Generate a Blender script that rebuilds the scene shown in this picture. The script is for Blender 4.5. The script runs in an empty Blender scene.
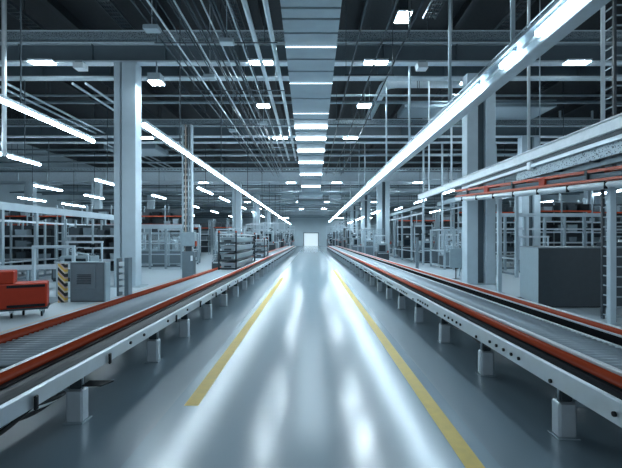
import bpy, math, random
from mathutils import Vector, Matrix
random.seed(7)
S = bpy.context.scene
COL = S.collection
PI = math.pi
F = 415.0
def P(px, py, D):                    # where a point of the photo lies at distance D
    return Vector(((px - 311) * D / F, D, 2 - (py - 238) * D / F))

# ------------------------------------------------------------------ materials
def mat(name, col, rough=0.5, metal=0.0, emit=0.0, noise=0.0, nscale=6.0, bump=0.0, bscale=60, alpha=None, spec=None):
    m = bpy.data.materials.new(name); m.use_nodes = True
    nt = m.node_tree; b = nt.nodes['Principled BSDF']
    c = (col[0], col[1], col[2], 1)
    b.inputs['Base Color'].default_value = c
    b.inputs['Roughness'].default_value = rough
    b.inputs['Metallic'].default_value = metal
    if spec is not None: b.inputs['Specular IOR Level'].default_value = spec
    if emit:
        b.inputs['Emission Color'].default_value = c
        b.inputs['Emission Strength'].default_value = emit
    if noise or bump:
        tc = nt.nodes.new('ShaderNodeTexCoord')
        n = nt.nodes.new('ShaderNodeTexNoise'); n.inputs['Scale'].default_value = nscale
        n.inputs['Detail'].default_value = 3
        nt.links.new(tc.outputs['Object'], n.inputs['Vector'])
        if noise:
            r = nt.nodes.new('ShaderNodeMapRange')
            r.inputs['To Min'].default_value = max(0.02, rough - noise); r.inputs['To Max'].default_value = min(1, rough + noise)
            nt.links.new(n.outputs['Fac'], r.inputs['Value']); nt.links.new(r.outputs['Result'], b.inputs['Roughness'])
            mx = nt.nodes.new('ShaderNodeMix'); mx.data_type = 'RGBA'
            mx.inputs['A'].default_value = tuple(x * 0.86 for x in col) + (1,)
            mx.inputs['B'].default_value = tuple(min(1, x * 1.12) for x in col) + (1,)
            nt.links.new(n.outputs['Fac'], mx.inputs['Factor']); nt.links.new(mx.outputs['Result'], b.inputs['Base Color'])
        if bump:
            n2 = nt.nodes.new('ShaderNodeTexNoise'); n2.inputs['Scale'].default_value = bscale
            nt.links.new(tc.outputs['Object'], n2.inputs['Vector'])
            bp = nt.nodes.new('ShaderNodeBump'); bp.inputs['Strength'].default_value = bump; bp.inputs['Distance'].default_value = 0.01
            nt.links.new(n2.outputs['Fac'], bp.inputs['Height']); nt.links.new(bp.outputs['Normal'], b.inputs['Normal'])
    return m
M = {}
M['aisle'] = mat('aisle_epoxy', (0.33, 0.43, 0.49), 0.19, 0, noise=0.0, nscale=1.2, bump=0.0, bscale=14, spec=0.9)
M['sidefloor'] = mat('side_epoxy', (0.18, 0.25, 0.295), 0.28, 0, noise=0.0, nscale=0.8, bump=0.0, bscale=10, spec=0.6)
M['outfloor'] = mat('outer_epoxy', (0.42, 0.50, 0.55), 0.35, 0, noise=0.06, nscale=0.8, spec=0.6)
M['yellow'] = mat('yellow_paint', (0.80, 0.59, 0.13), 0.5, 0, noise=0.08, nscale=8)
M['cream'] = mat('cream_paint', (0.55, 0.47, 0.40), 0.5)
M['rail'] = mat('brushed_aluminium', (0.56, 0.63, 0.68), 0.36, 0.55, noise=0.08, nscale=5)
M['white'] = mat('white_enamel', (0.78, 0.85, 0.89), 0.35, 0.1, noise=0.05)
M['steel'] = mat('grey_blue_steel', (0.33, 0.41, 0.46), 0.42, 0.25, noise=0.08)
M['column'] = mat('painted_column', (0.46, 0.56, 0.62), 0.5, 0.0, noise=0.06, nscale=2)
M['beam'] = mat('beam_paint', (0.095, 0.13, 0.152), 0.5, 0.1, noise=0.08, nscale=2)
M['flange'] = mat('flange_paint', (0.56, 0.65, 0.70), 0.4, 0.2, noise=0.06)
M['palebeam'] = mat('pale_beam_tone', (0.60, 0.69, 0.74), 0.45, 0.1, noise=0.06)
M['dark'] = mat('dark_steel', (0.035, 0.05, 0.06), 0.45, 0.3, noise=0.08)
M['black'] = mat('black_rubber', (0.010, 0.012, 0.015), 0.5, 0, spec=.2, noise=0.05)
M['cover'] = mat('dark_cover', (0.02, 0.028, 0.034), 0.5, 0.0, spec=.3)
M['void'] = mat('gap_black', (0.008, 0.010, 0.013), 0.8, spec=.08)  # no belt: dark of the conveyor gaps put into the colour
M['orange'] = mat('orange_enamel', (0.46, 0.065, 0.022), 0.32, 0, noise=0.06)
M['red'] = mat('red_enamel', (0.40, 0.035, 0.012), 0.5, 0, spec=.25, noise=0.06)
M['roller'] = mat('roller_zinc', (0.36, 0.43, 0.48), 0.5, 0.3, noise=0.06)
M['belt'] = mat('grey_belt', (0.13, 0.17, 0.2), 0.4, 0.2, noise=0.06)
M['roof'] = mat('roof_deck', (0.010, 0.014, 0.018), 0.6, 0.1, noise=0.08)
M['roofrib'] = mat('roof_purlin', (0.014, 0.019, 0.024), 0.55, 0.2)
M['wall'] = mat('wall_panel', (0.36, 0.45, 0.50), 0.6, noise=0.04, nscale=0.5)
M['cab'] = mat('cabinet_grey', (0.145, 0.19, 0.22), 0.42, 0.1, noise=0.05)
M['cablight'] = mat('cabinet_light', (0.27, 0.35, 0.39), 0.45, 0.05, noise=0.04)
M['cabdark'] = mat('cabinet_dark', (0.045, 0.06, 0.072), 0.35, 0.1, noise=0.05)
M['panel'] = mat('lamp_white', (0.74, 0.90, 1.0), 0.4, emit=110)
M['tube'] = mat('tube_white', (0.72, 0.89, 1.0), 0.4, emit=27)
M['dim'] = mat('tube_clear', (0.55, 0.66, 0.72), 0.2, 0.3)
M['louvre'] = mat('louvre_lamp', (0.74, 0.90, 1.0), 0.4, emit=7)
M['louvredim'] = mat('louvre_edge_lamp', (0.74, 0.90, 1.0), 0.4, emit=1.6)
M['duct'] = mat('duct_zinc', (0.24, 0.31, 0.35), 0.45, 0.35, noise=0.08, nscale=3)
M['pipe'] = mat('pipe_zinc', (0.46, 0.55, 0.60), 0.32, 0.6, noise=0.05)
M['pipedark'] = mat('pipe_dark', (0.055, 0.075, 0.09), 0.35, 0.6, noise=0.05)
M['day'] = mat('daylight_opening', (0.42, 0.50, 0.54), 0.6, emit=0.75)
M['screen'] = mat('screen_dark', (0.02, 0.03, 0.04), 0.15)
M['board'] = mat('shelf_board', (0.22, 0.27, 0.30), 0.5, 0.1)
g = bpy.data.materials.new('clear_guard_glass'); g.use_nodes = True
b = g.node_tree.nodes['Principled BSDF']; b.inputs['Base Color'].default_value = (0.7, 0.85, 0.92, 1)
b.inputs['Roughness'].default_value = 0.05; b.inputs['Alpha'].default_value = 0.14
M['glass'] = g
# hazard tape: diagonal bands in the object's own coordinates
hz = bpy.data.materials.new('hazard_tape'); hz.use_nodes = True
nt = hz.node_tree; bs = nt.nodes['Principled BSDF']; bs.inputs['Roughness'].default_value = 0.5
tc = nt.nodes.new('ShaderNodeTexCoord'); sx = nt.nodes.new('ShaderNodeSeparateXYZ')
nt.links.new(tc.outputs['Object'], sx.inputs[0])
a1 = nt.nodes.new('ShaderNodeMath'); a1.operation = 'ADD'
nt.links.new(sx.outputs['X'], a1.inputs[0]); nt.links.new(sx.outputs['Z'], a1.inputs[1])
a2 = nt.nodes.new('ShaderNodeMath'); a2.operation = 'MULTIPLY'; a2.inputs[1].default_value = 3.4
nt.links.new(a1.outputs[0], a2.inputs[0])
a3 = nt.nodes.new('ShaderNodeMath'); a3.operation = 'FRACT'; nt.links.new(a2.outputs[0], a3.inputs[0])
cr = nt.nodes.new('ShaderNodeValToRGB'); cr.color_ramp.interpolation = 'CONSTANT'
e = cr.color_ramp.elements; e[0].position = 0; e[0].color = (0.012, 0.012, 0.014, 1); e[1].position = 0.36; e[1].color = (0.72, 0.62, 0.50, 1)
k = e.new(0.55); k.color = (0.75, 0.50, 0.08, 1)
k = e.new(0.8); k.color = (0.62, 0.40, 0.34, 1)
nt.links.new(a3.outputs[0], cr.inputs[0]); nt.links.new(cr.outputs[0], bs.inputs['Base Color'])
M['hazard'] = hz
# perforated galvanised sheet for cable trays
pf = mat('perforated_tray', (0.34, 0.41, 0.45), 0.4, 0.4)
nt = pf.node_tree; bs = nt.nodes['Principled BSDF']
tc = nt.nodes.new('ShaderNodeTexCoord'); v = nt.nodes.new('ShaderNodeTexVoronoi'); v.inputs['Scale'].default_value = 22
nt.links.new(tc.outputs['Object'], v.inputs['Vector'])
cr = nt.nodes.new('ShaderNodeValToRGB'); cr.color_ramp.elements[0].position = 0.25; cr.color_ramp.elements[0].color = (0.02, 0.03, 0.035, 1)
cr.color_ramp.elements[1].position = 0.42; cr.color_ramp.elements[1].color = (0.30, 0.37, 0.41, 1)
nt.links.new(v.outputs['Distance'], cr.inputs[0]); nt.links.new(cr.outputs[0], bs.inputs['Base Color'])
M['perf'] = pf

# ------------------------------------------------------------------ mesh builder
class MB:
    def __init__(s, ox=0, oy=0, oz=0): s.v = []; s.f = []; s.sm = []; s.mi = []; s.o = Vector((ox, oy, oz)); s.cur = 0
    def add(s, vs, fs, smooth=False):
        n = len(s.v); s.v += [tuple(Vector(p) - s.o) for p in vs]
        s.f += [tuple(n + i for i in f) for f in fs]; s.sm += [smooth] * len(fs); s.mi += [s.cur] * len(fs)
        return s
    def box(s, x0, x1, y0, y1, z0, z1, c=0.0):
        if x0 > x1: x0, x1 = x1, x0
        if c <= 0:
            vs = [(x, y, z) for x in (x0, x1) for y in (y0, y1) for z in (z0, z1)]
            return s.add(vs, [(0, 1, 3, 2), (4, 6, 7, 5), (0, 4, 5, 1), (2, 3, 7, 6), (0, 2, 6, 4), (1, 5, 7, 3)])
        c = min(c, (x1 - x0) * .45, (y1 - y0) * .45, (z1 - z0) * .45)
        vs = []; idx = {}
        for i, x in enumerate((x0, x1)):
            for j, y in enumerate((y0, y1)):
                for k, z in enumerate((z0, z1)):
                    dx, dy, dz = (c if i == 0 else -c), (c if j == 0 else -c), (c if k == 0 else -c)
                    idx[i, j, k, 0] = len(vs); vs.append((x, y + dy, z + dz))
                    idx[i, j, k, 1] = len(vs); vs.append((x + dx, y, z + dz))
                    idx[i, j, k, 2] = len(vs); vs.append((x + dx, y + dy, z))
        fs = []
        for i in (0, 1): fs.append([idx[i, a, b_, 0] for a, b_ in ((0, 0), (1, 0), (1, 1), (0, 1))][::(1 if i else -1)])
        for j in (0, 1): fs.append([idx[a, j, b_, 1] for a, b_ in ((0, 0), (1, 0), (1, 1), (0, 1))][::(-1 if j else 1)])
        for k in (0, 1): fs.append([idx[a, b_, k, 2] for a, b_ in ((0, 0), (1, 0), (1, 1), (0, 1))][::(1 if k else -1)])
        for j in (0, 1):
            for k in (0, 1): fs.append([idx[0, j, k, 1], idx[1, j, k, 1], idx[1, j, k, 2], idx[0, j, k, 2]])
        for i in (0, 1):
            for k in (0, 1): fs.append([idx[i, 0, k, 0], idx[i, 1, k, 0], idx[i, 1, k, 2], idx[i, 0, k, 2]])
        for i in (0, 1):
            for j in (0, 1): fs.append([idx[i, j, 0, 0], idx[i, j, 1, 0], idx[i, j, 1, 1], idx[i, j, 0, 1]])
        for i in (0, 1):
            for j in (0, 1):
                for k in (0, 1): fs.append([idx[i, j, k, 0], idx[i, j, k, 1], idx[i, j, k, 2]])
        return s.add(vs, fs)
    def tube(s, pts, r, n=10, rz=None):
        pts = [Vector(p) for p in pts]; vs = []; fs = []
        for i, p in enumerate(pts):
            if i == 0: t = pts[1] - p
            elif i == len(pts) - 1: t = p - pts[i - 1]
            else: t = (p - pts[i - 1]).normalized() + (pts[i + 1] - p).normalized()
            t.normalize()
            up = Vector((0, 0, 1)) if abs(t.z) < 0.9 else Vector((0, 1, 0))
            a = t.cross(up).normalized(); b_ = a.cross(t).normalized()
            for k in range(n):
                th = 2 * PI * (k + .5) / n
                vs.append(p + a * math.cos(th) * r + b_ * math.sin(th) * (rz or r))
        for i in range(len(pts) - 1):
            for k in range(n):
                fs.append((i * n + k, i * n + (k + 1) % n, (i + 1) * n + (k + 1) % n, (i + 1) * n + k))
        s.add(vs, fs, True)
        m = len(s.v) - len(vs)
        s.f += [tuple(m + k for k in range(n))[::-1], tuple(m + (len(pts) - 1) * n + k for k in range(n))]; s.sm += [False] * 2; s.mi += [s.cur] * 2
        return s
    def prism(s, prof, y0, y1, axis='y'):      # profile (a, z) swept along an axis
        n = len(prof)
        if axis == 'y': vs = [(a, y, z) for y in (y0, y1) for a, z in prof]
        else: vs = [(x, a, z) for x in (y0, y1) for a, z in prof]
        fs = [(i, (i + 1) % n, n + (i + 1) % n, n + i) for i in range(n)] + [tuple(range(n))[::-1], tuple(range(n, 2 * n))]
        return s.add(vs, fs)
    def build(s, name, m, parent=None):
        me = bpy.data.meshes.new(name); me.from_pydata(s.v, [], s.f)
        for mm in (m if isinstance(m, list) else [m]): me.materials.append(M[mm] if isinstance(mm, str) else mm)
        me.polygons.foreach_set('use_smooth', s.sm); me.polygons.foreach_set('material_index', s.mi)
        import bmesh
        bm = bmesh.new(); bm.from_mesh(me); bmesh.ops.recalc_face_normals(bm, faces=bm.faces); bm.to_mesh(me); bm.free()
        o = bpy.data.objects.new(name, me); COL.objects.link(o)
        o.location = s.o
        if parent: o.parent = parent; o.location = s.o
        return o
def tag(o, label, cat, group=None):
    o['label'] = label; o['category'] = cat
    if group: o['group'] = group
    return o
def empty(name, loc, label, cat, group=None, rz=0):
    o = bpy.data.objects.new(name, None); COL.objects.link(o); o.location = loc; o.rotation_euler = (0, 0, rz)
    o.empty_display_size = .2
    return tag(o, label, cat, group)
def struct(o): o['kind'] = 'structure'; return o
def copy_tree(o, loc, label=None, rz=None, group=None):
    r = o.copy(); COL.objects.link(r); r.location = loc
    if rz is not None: r.rotation_euler = (0, 0, rz)
    if label: r['label'] = label
    if group: r['group'] = group
    for ch in list(o.children):
        c = ch.copy(); COL.objects.link(c); c.parent = r
        for gch in list(ch.children):
            d = gch.copy(); COL.objects.link(d); d.parent = c
    return r
ORD = ['first', 'second', 'third', 'fourth', 'fifth', 'sixth', 'seventh', 'eighth', 'ninth', 'tenth', 'eleventh', 'twelfth',
       'thirteenth', 'fourteenth', 'fifteenth', 'sixteenth', 'seventeenth', 'eighteenth', 'nineteenth', 'twentieth']
def ordn(i):
    if i < 20: return ORD[i]
    i += 1
    tens = {2: 'twenty', 3: 'thirty', 4: 'forty'}[i // 10]
    return {20: 'twentieth', 30: 'thirtieth', 40: 'fortieth'}[i] if i % 10 == 0 else tens + '-' + ORD[i % 10 - 1]

# ------------------------------------------------------------------ setting
m = MB()
for k, (a, c, b_) in enumerate(((-1.66, 0, 1.66),)): pass
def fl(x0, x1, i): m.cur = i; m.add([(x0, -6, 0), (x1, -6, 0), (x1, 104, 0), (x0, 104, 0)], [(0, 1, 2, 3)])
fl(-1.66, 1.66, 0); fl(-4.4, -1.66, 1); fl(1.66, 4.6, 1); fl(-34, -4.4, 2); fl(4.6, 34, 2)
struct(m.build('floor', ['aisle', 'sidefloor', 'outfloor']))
ROOF = 13.2
struct(MB().box(-34, 34, -6, 104.3, ROOF, ROOF + .3).build('ceiling', 'roof'))
m = MB()                                    # far wall with an opening
m.box(-34, -1.75, 104, 104.3, 0, ROOF); m.box(1.75, 34, 104, 104.3, 0, ROOF); m.box(-1.75, 1.75, 104, 104.3, 3.2, ROOF)
for i in range(-11, 12):
    if abs(i * 3) > 2: m.box(i * 3 - .04, i * 3 + .04, 103.93, 104, 0, ROOF)
struct(m.build('wall_back', 'wall'))
struct(MB().box(-34.3, -34, -6, 104.3, 0, ROOF).build('wall_left', 'wall'))
struct(MB().box(34, 34.3, -6, 104.3, 0, ROOF).build('wall_right', 'wall'))
struct(MB().box(-1.75, 1.75, 104.5, 104.6, 0, 3.2).build('door_1', 'day'))
m = MB(); m.box(-1.95, -1.75, 103.9, 104.05, 0, 3.4); m.box(1.75, 1.95, 103.9, 104.05, 0, 3.4); m.box(-1.75, 1.75, 103.9, 104.05, 3.2, 3.4)
struct(m.build('trim_1', 'cab'))
for sx, y0, y9, lb in ((-1, 4.95, 21, 'yellow painted line along the left side of the aisle'), (1, 2.0, 26, 'yellow painted line along the right side of the aisle')):
    m = MB(); x = sx * 1.43
    m.box(x - .085, x + .085, y0, y9, 0.0005, .003)
    tag(m.build('floor_line', 'yellow'), lb, 'floor marking', 'yellow aisle lines')
tag(MB().box(-6.6, -6.5, 6, 60, .0005, .003).build('floor_line', 'cream'), 'thin cream painted line on the floor left of the left conveyor', 'floor marking')

# roof purlins and girders
n = 0
for x in (-27, -22, -17, -12, -7.4, -2.6, 2.6, 7.4, 12, 17, 22, 27):
    m = MB(0, 40, ROOF - .5); m.box(x - .08, x + .08, 3, 100, ROOF - .5, ROOF); m.box(x - .16, x + .16, 3, 100, ROOF - .55, ROOF - .5)
    tag(m.build('roof_purlin', 'roofrib'), 'dark roof girder running lengthwise, %s from the left' % ORD[n], 'beam', 'dark lengthwise roof girders'); n += 1

# crossbeams of each bay, with a tray above and a second beam behind
BAYS = [(17.2, 9.2, .85), (27.8, 8.75, .75), (42.6, 7.75, 1.0), (57, 8.3, .8), (72, 8.3, .8), (88, 8.3, .8)]
def ibeam(name, y, z, h, web, fl_, label, x0=-33.8, x1=33.8):
    o = empty(name, (0, y, z), label, 'beam', 'crossbeams under the roof')
    MB().box(x0, x1, -.03, .03, .06, h - .06).build('web', web, o)
    MB().box(x0, x1, -.2, .2, 0, .08, .01).build('flange', fl_, o)
    MB().box(x0, x1, -.2, .2, h - .08, h, .01).build('flange', fl_, o)
    st = MB()
    for i in range(int(x0 / 3), int(x1 / 3) + 1): st.box(i * 3 - .015, i * 3 + .015, -.18, .18, .08, h - .08)
    st.build('stiffener', web, o)
    return o
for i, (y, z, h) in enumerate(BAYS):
    wm = 'beam' if i < 2 else 'palebeam'  # far webs paler: haze and distant brightness put into their colour
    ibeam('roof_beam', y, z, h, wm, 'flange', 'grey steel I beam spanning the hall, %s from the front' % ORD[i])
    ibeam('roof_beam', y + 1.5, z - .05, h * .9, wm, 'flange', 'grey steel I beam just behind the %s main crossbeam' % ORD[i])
    t = empty('cable_tray', (0, y - .1, z + h + .05), 'perforated cable tray lying along the %s crossbeam from the front' % ORD[i], 'cable tray', 'cable trays above the crossbeams')
    a = MB(); a.box(-33.8, 33.8, -.3, -.27, 0, .26); a.box(-33.8, 33.8, .27, .3, 0, .26); a.box(-33.8, 33.8, -.27, .27, 0, .02)
    a.build('tray_side', 'perf', t)
    MB().box(-33.8, 33.8, -.32, -.26, .26, .31).build('tray_lip', 'flange', t)

# extra crosswise services between the bays
def cross_pipe(y, z, r, label, mt='pipe', x0=-33, x1=33):
    o = empty('cross_pipe', (0, y, z), label, 'pipe', 'pipes running across the hall')
    MB().tube([(x0, 0, 0), (x1, 0, 0)], r, 10).build('pipe', mt, o)
    for x in (-25.6, -14.7, -5.1, 6, 16.4, 25): MB().tube([(x, 0, r), (x, 0, ROOF - z)], .015, 6).build('hanger_rod', 'pipedark', o)
CP = [(23, 9.9, .06), (23.4, 9.65, .09), (21.4, 10.4, .05), (32.4, 10.0, .1), (33.8, 9.2, .07), (35.5, 9.1, .12), (36.2, 8.6, .09), (40.4, 8.6, .06), (45.5, 7.0, .08), (50, 8.0, .14), (51, 7.4, .1),
      (54, 6.9, .07), (59.5, 7.0, .1), (64.5, 7.9, .12), (66, 7.2, .12), (69, 6.6, .08), (75, 7.0, .1), (80, 7.8, .14), (84, 6.6, .1), (92, 7.4, .14), (98, 6.9, .12)]
CP.sort()
for k, (y, z, r) in enumerate(CP):
    cross_pipe(y, z, r, 'crosswise service pipe under the roof, %s from the front' % ordn(k), 'pipe' if k % 2 else 'duct')
for k, (x, y, w_, z, d_, nm) in enumerate(((0, 46, 2.6, 6.6, 2.0, 'just past the end of the stepped duct'), (0, 53, 3.4, 6.4, 1.5, 'farther past the stepped duct'), (-2.7, 48.2, 1.6, 6.6, 1.4, 'left of the end of the stepped duct'), (2.9, 48.2, 1.4, 6.6, 1.4, 'right of the end of the stepped duct'),
        (12.6, 24.3, 3.6, 9.7, 2.8, 'high right in front of the second crossbeam'), (-14, 32, 4, 8.9, 3, 'high left behind the second crossbeam'), (6.9, 24.8, 2.6, 9.8, 2.2, 'between the arms of the round duct'))):
    o = empty('air_duct_box', (x, y, z), 'flat metal air duct box hung ' + nm, 'duct', 'flat air duct boxes')
    MB().box(-w_ / 2, w_ / 2, 0, d_, 0, .4, .02).build('body', 'duct', o)
    MB().box(-w_ / 2 + .12, w_ / 2 - .12, .12, d_ - .12, -.02, .0).build('grille', 'steel', o)
    for sx in (-1, 1): MB().tube([(sx * (w_ / 2 - .1), d_ / 2, .4), (sx * (w_ / 2 - .1), d_ / 2, ROOF - z)], .02, 6).build('hanger_rod', 'pipedark', o)
def ladder(name, ax, p0, p1, w, c, z, label, group, rung=.32, mt='pipe'):
    # ladder tray: ax 'x' runs across, 'y' lengthwise; c = centre on the other axis
    o = empty(name, (0, 0, z), label, 'cable tray', group)
    a = MB(); r = MB()
    for s_ in (-w / 2, w / 2):
        if ax == 'x': a.box(p0, p1, c + s_ - .015, c + s_ + .015, 0, .13)
        else: a.box(c + s_ - .015, c + s_ + .015, p0, p1, 0, .13)
    t = p0 + .1
    while t < p1:
        if ax == 'x': r.box(t - .025, t + .025, c - w / 2, c + w / 2, .02, .05)
        else: r.box(c - w / 2, c + w / 2, t - .025, t + .025, .02, .05)
        t += rung
    a.build('side_rail', mt, o); r.build('rung', mt, o)
    q = MB(); rr = random.Random(int(c * 10) + int(z * 7))
    for i in range(5):
        s_ = -w / 2 + w * (i + .5) / 5; rad = rr.uniform(.02, .04)
        if ax == 'x': q.tube([(p0, c + s_, .05 + rad), (p1, c + s_, .05 + rad)], rad, 6)
        else: q.tube([(c + s_, p0, .05 + rad), (c + s_, p1, .05 + rad)], rad, 6)
    q.build('cable', 'dark', o)
    return o
for k, (y, z) in enumerate(((38.5, 8.35), (31.5, 9.4), (47, 7.15), (61, 7.0), (76, 6.7), (20.5, 10.9))):
    ladder('cable_ladder', 'x', -33, 33, .7, y, z, 'crosswise cable ladder hung under the roof, %s' % ['in front of the pale third crossbeam', 'between second and third crossbeams', 'just past the pale third crossbeam', 'past the fourth crossbeam', 'past the fifth crossbeam', 'high behind the first crossbeam'][k], 'crosswise cable ladders', .3)
for k, (x, z, y0, y1) in enumerate(((5.4, 12.0, 6, 19), (8.8, 11.6, 6, 30), (11.3, 12, 6, 40), (-3.4, 11.8, 6, 30), (-8.6, 11.8, 6, 40), (-12.5, 11.5, 12, 40), (14.5, 11.3, 10, 40))):
    ladder('cable_ladder', 'y', y0, y1, .55, x, z, 'lengthwise cable ladder high under the dark roof, %s from the left' % ORD[[4, 5, 6, 3, 2, 0, 0][k] if k != 5 and k != 6 else (1 if k == 5 else 7)], 'lengthwise cable ladders', .3, 'pipedark')

# ------------------------------------------------------------------ columns
def column(x, y, top, label, kind):
    o = empty('steel_column', (x, y, 0), label, 'column', 'tall steel columns')
    if kind == 'box':
        MB().box(-.12, .46, -.3, .3, 0, top, .02).build('shaft', 'column', o)
        MB().box(-.46, -.2, -.25, .25, 0, top, .02).build('flange', 'column', o)
        MB().box(-.2, -.12, -.12, .12, 0, top).build('web', 'beam', o)
    else:
        MB().box(-.62, -.14, -.3, .3, 0, top, .02).build('flange', 'column', o)
        MB().box(.2, .62, -.3, .3, 0, top, .02).build('flange', 'column', o)
        MB().box(-.14, .2, -.04, .04, 0, top).build('web', 'beam', o)
    MB().box(-.7, .7, -.42, .42, 0, .04, .01).build('base_plate', 'steel', o)
    return o
column(-7.6, 17.2, 9.2, 'large grey steel column beside the grey cabinet and left conveyor', 'box')
column(7.35, 18.2, 9.12, 'large double flanged column behind the right overhead conveyor', 'h')
for k, (x, y, s_) in enumerate(((-7.6, 42.6, 'bright column with lit face left of the aisle under the pale crossbeam'), (7.4, 42.6, 'pale column right of the aisle under the pale crossbeam'),
        (-7.5, 57, 'distant column left of the aisle under the fourth crossbeam'), (7.5, 57, 'distant column right of the aisle under the fourth crossbeam'),
        (-7.5, 72, 'far column left of the aisle under the fifth crossbeam'), (7.5, 72, 'far column right of the aisle under the fifth crossbeam'),
        (-7.5, 88, 'farthest column left of the aisle near the end wall'), (7.5, 88, 'farthest column right of the aisle near the end wall'),
        (-28.8, 42.6, 'pale column at the far left under the pale crossbeam'), (-22.0, 42.6, 'pale column second from far left under the pale crossbeam'),
        (22.0, 42.6, 'pale column at the right under the pale crossbeam'), (28.8, 42.6, 'pale column at the far right under the pale crossbeam'),
        (-22, 57, 'distant column left under the fourth crossbeam'), (22, 57, 'distant column at right under the fourth crossbeam'),
        (14.6, 27.8, 'column behind the dark box under the second crossbeam'))):
    tp = {42.6: 7.75, 57: 8.3, 72: 8.3, 88: 8.3, 27.8: 8.75}[y]
    column(x, y, tp, s_, 'box' if x < 0 else 'h')
# mast with holes behind the kiosk
o = empty('cable_mast', (-7.55, 25.4, 0), 'slotted cable mast rising behind the control kiosk', 'mast')
MB().box(-.3, -.22, -.2, .2, 0, 8.9).build('channel', 'column', o); MB().box(.22, .3, -.2, .2, 0, 8.9).build('channel', 'column', o)
a = MB(); [a.box(-.22, .22, -.02, .02, z * .35, z * .35 + .2) for z in range(25)]; a.build('slot_plate', 'beam', o)
MB().tube([(-.08, -.15, 0), (-.08, -.15, 8.9)], .05).build('conduit', 'cream', o)
MB().tube([(.1, -.15, 0), (.1, -.15, 8.9)], .06).build('conduit', 'pipe', o)

# ------------------------------------------------------------------ lights
def strip(x, z, y0, y1, label, r=.05, hangers=True, group='linear lamps hung in rows', roofz=None):
    o = empty('strip_light', (x, y0, z), label, 'lamp', group)
    L = y1 - y0
    MB().prism([(-.03, .05), (-.022, .16), (.022, .16), (.03, .05)], 0, L).build('housing', 'steel', o)
    MB().prism([(-r, .05), (-r, .0), (-r * .6, -.04), (r * .6, -.04), (r, .0), (r, .05)], .02, L - .02).build('diffuser', 'tube', o)
    if hangers:
        n = max(1, int(L / 6)); 
        for i in range(n):
            t = (i + .5) * L / n
            MB().tube([(0, t, .16), (0, t, (roofz or ROOF - .0) - z)], .02, 6).build('hanger_rod', 'pipedark', o)
    return o
# right row beside its carrier beam
XR, ZR = 3.9, 5.5
segs = [(4.6, 7.15), (7.9, 8.5), (9.6, 20.5), (20.8, 33), (33.2, 46), (46.3, 60), (60.3, 74), (74.3, 90)]
for i, (a_, b_) in enumerate(segs):
    strip(XR, ZR, a_, b_, 'bright linear lamp on the long right hand row, %s segment from the camera' % ORD[i], .05, False, 'lamps of the long right row')
c = empty('lighting_beam', (4.18, 4.6, 5.42), 'long grey boxed beam carrying the right row of lamps', 'beam')
MB().box(-.16, .16, 0, 85, 0, .34, .02).build('box_beam', 'palebeam', c)
MB().box(-.36, -.16, 0, 85, .22, .26).build('carrier_flange', 'steel', c)
for xx in (-.40, -.34): MB().tube([(xx, 0, .29), (xx, 30, .29)], .012, 6).build('wire', 'pipe', c)
for k, (q0, q1) in enumerate(((7.15, 7.9), (8.5, 9.6))):
    MB().tube([(-.28, q0 - 4.6, .08), (-.28, q1 - 4.6, .08)], .03, 8).build('connector_tube', 'dim', c)
for y in (8.6, 12.5, 17.6, 23, 32.2, 36, 44, 52, 60, 68, 76, 84):
    MB().tube([(0, y - 4.6, .34), (0, y - 4.6, ROOF - 5.42)], .05, 8).build('hanger_rod', 'pipe', c)
# left rows
k = 0
for a_, b_ in ((10.65, 16.6), (16.7, 23), (23.3, 33), (33.2, 46), (46.3, 60), (60.3, 88)):
    strip(-4.3, 4.9, a_, b_, 'bright linear lamp of the row above the left conveyor, %s from the camera' % ORD[k], .045, True, 'lamps above the left conveyor'); k += 1
k = 0
for a_, b_ in ((7.5, 15.1), (29, 33.2), (36, 40), (46, 50), (56, 60), (66, 70)):
    strip(-7.9, 5.5, a_, b_, 'linear lamp of the second row left of the aisle, %s from the camera' % ORD[k], .05, True, 'lamps of the second left row'); k += 1
rows = [(-13, 5.5, (15, 17.6, 17.8, 19.9, 25, 28, 34, 37, 44, 48, 54, 58, 66, 70), 'third row left of the aisle'),
        (-18, 5.4, (27, 30, 33, 36, 40, 43, 50, 53.5, 60, 64), 'fourth row left of the aisle'),
        (-24, 5.3, (28, 31, 34, 37.5, 40, 44, 52, 56), 'outermost row left of the aisle'),
        (10.5, 5.5, (24, 27, 30.5, 33, 38, 42, 48, 52, 60, 64, 72, 76), 'second row right of the aisle'),
        (15.5, 5.3, (24, 27, 31.4, 35, 40, 44, 50, 54, 62, 66), 'third row right of the aisle'),
        (21, 5.2, (27, 30.8, 36, 40, 46, 50, 56, 60), 'outermost row right of the aisle'),
        (6.6, 4.6, (40, 45, 52, 60, 66, 74), 'inner row over the right conveyor')]
for x, z, ys, nm in rows:
    for i in range(0, len(ys), 2):
        strip(x, z, ys[i], ys[i + 1], 'linear lamp of the %s, %s from the front' % (nm, ORD[i // 2]), .06, True, 'lamps of the ' + nm)
# thick suspension pipe at far left
m = MB(-12.2, 16.5, 5.25); m.tube([(-12.2, 16.5, 5.25), (-12.2, 16.5, ROOF)], .085, 12); m.tube([(-12.2, 16.5, 5.75), (-13.0, 16.5, 5.72)], .05, 8)
o = m.build('suspension_pipe', 'white')
tag(o, 'thick bright vertical pipe at the far left edge holding a lamp row', 'pipe')
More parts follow.
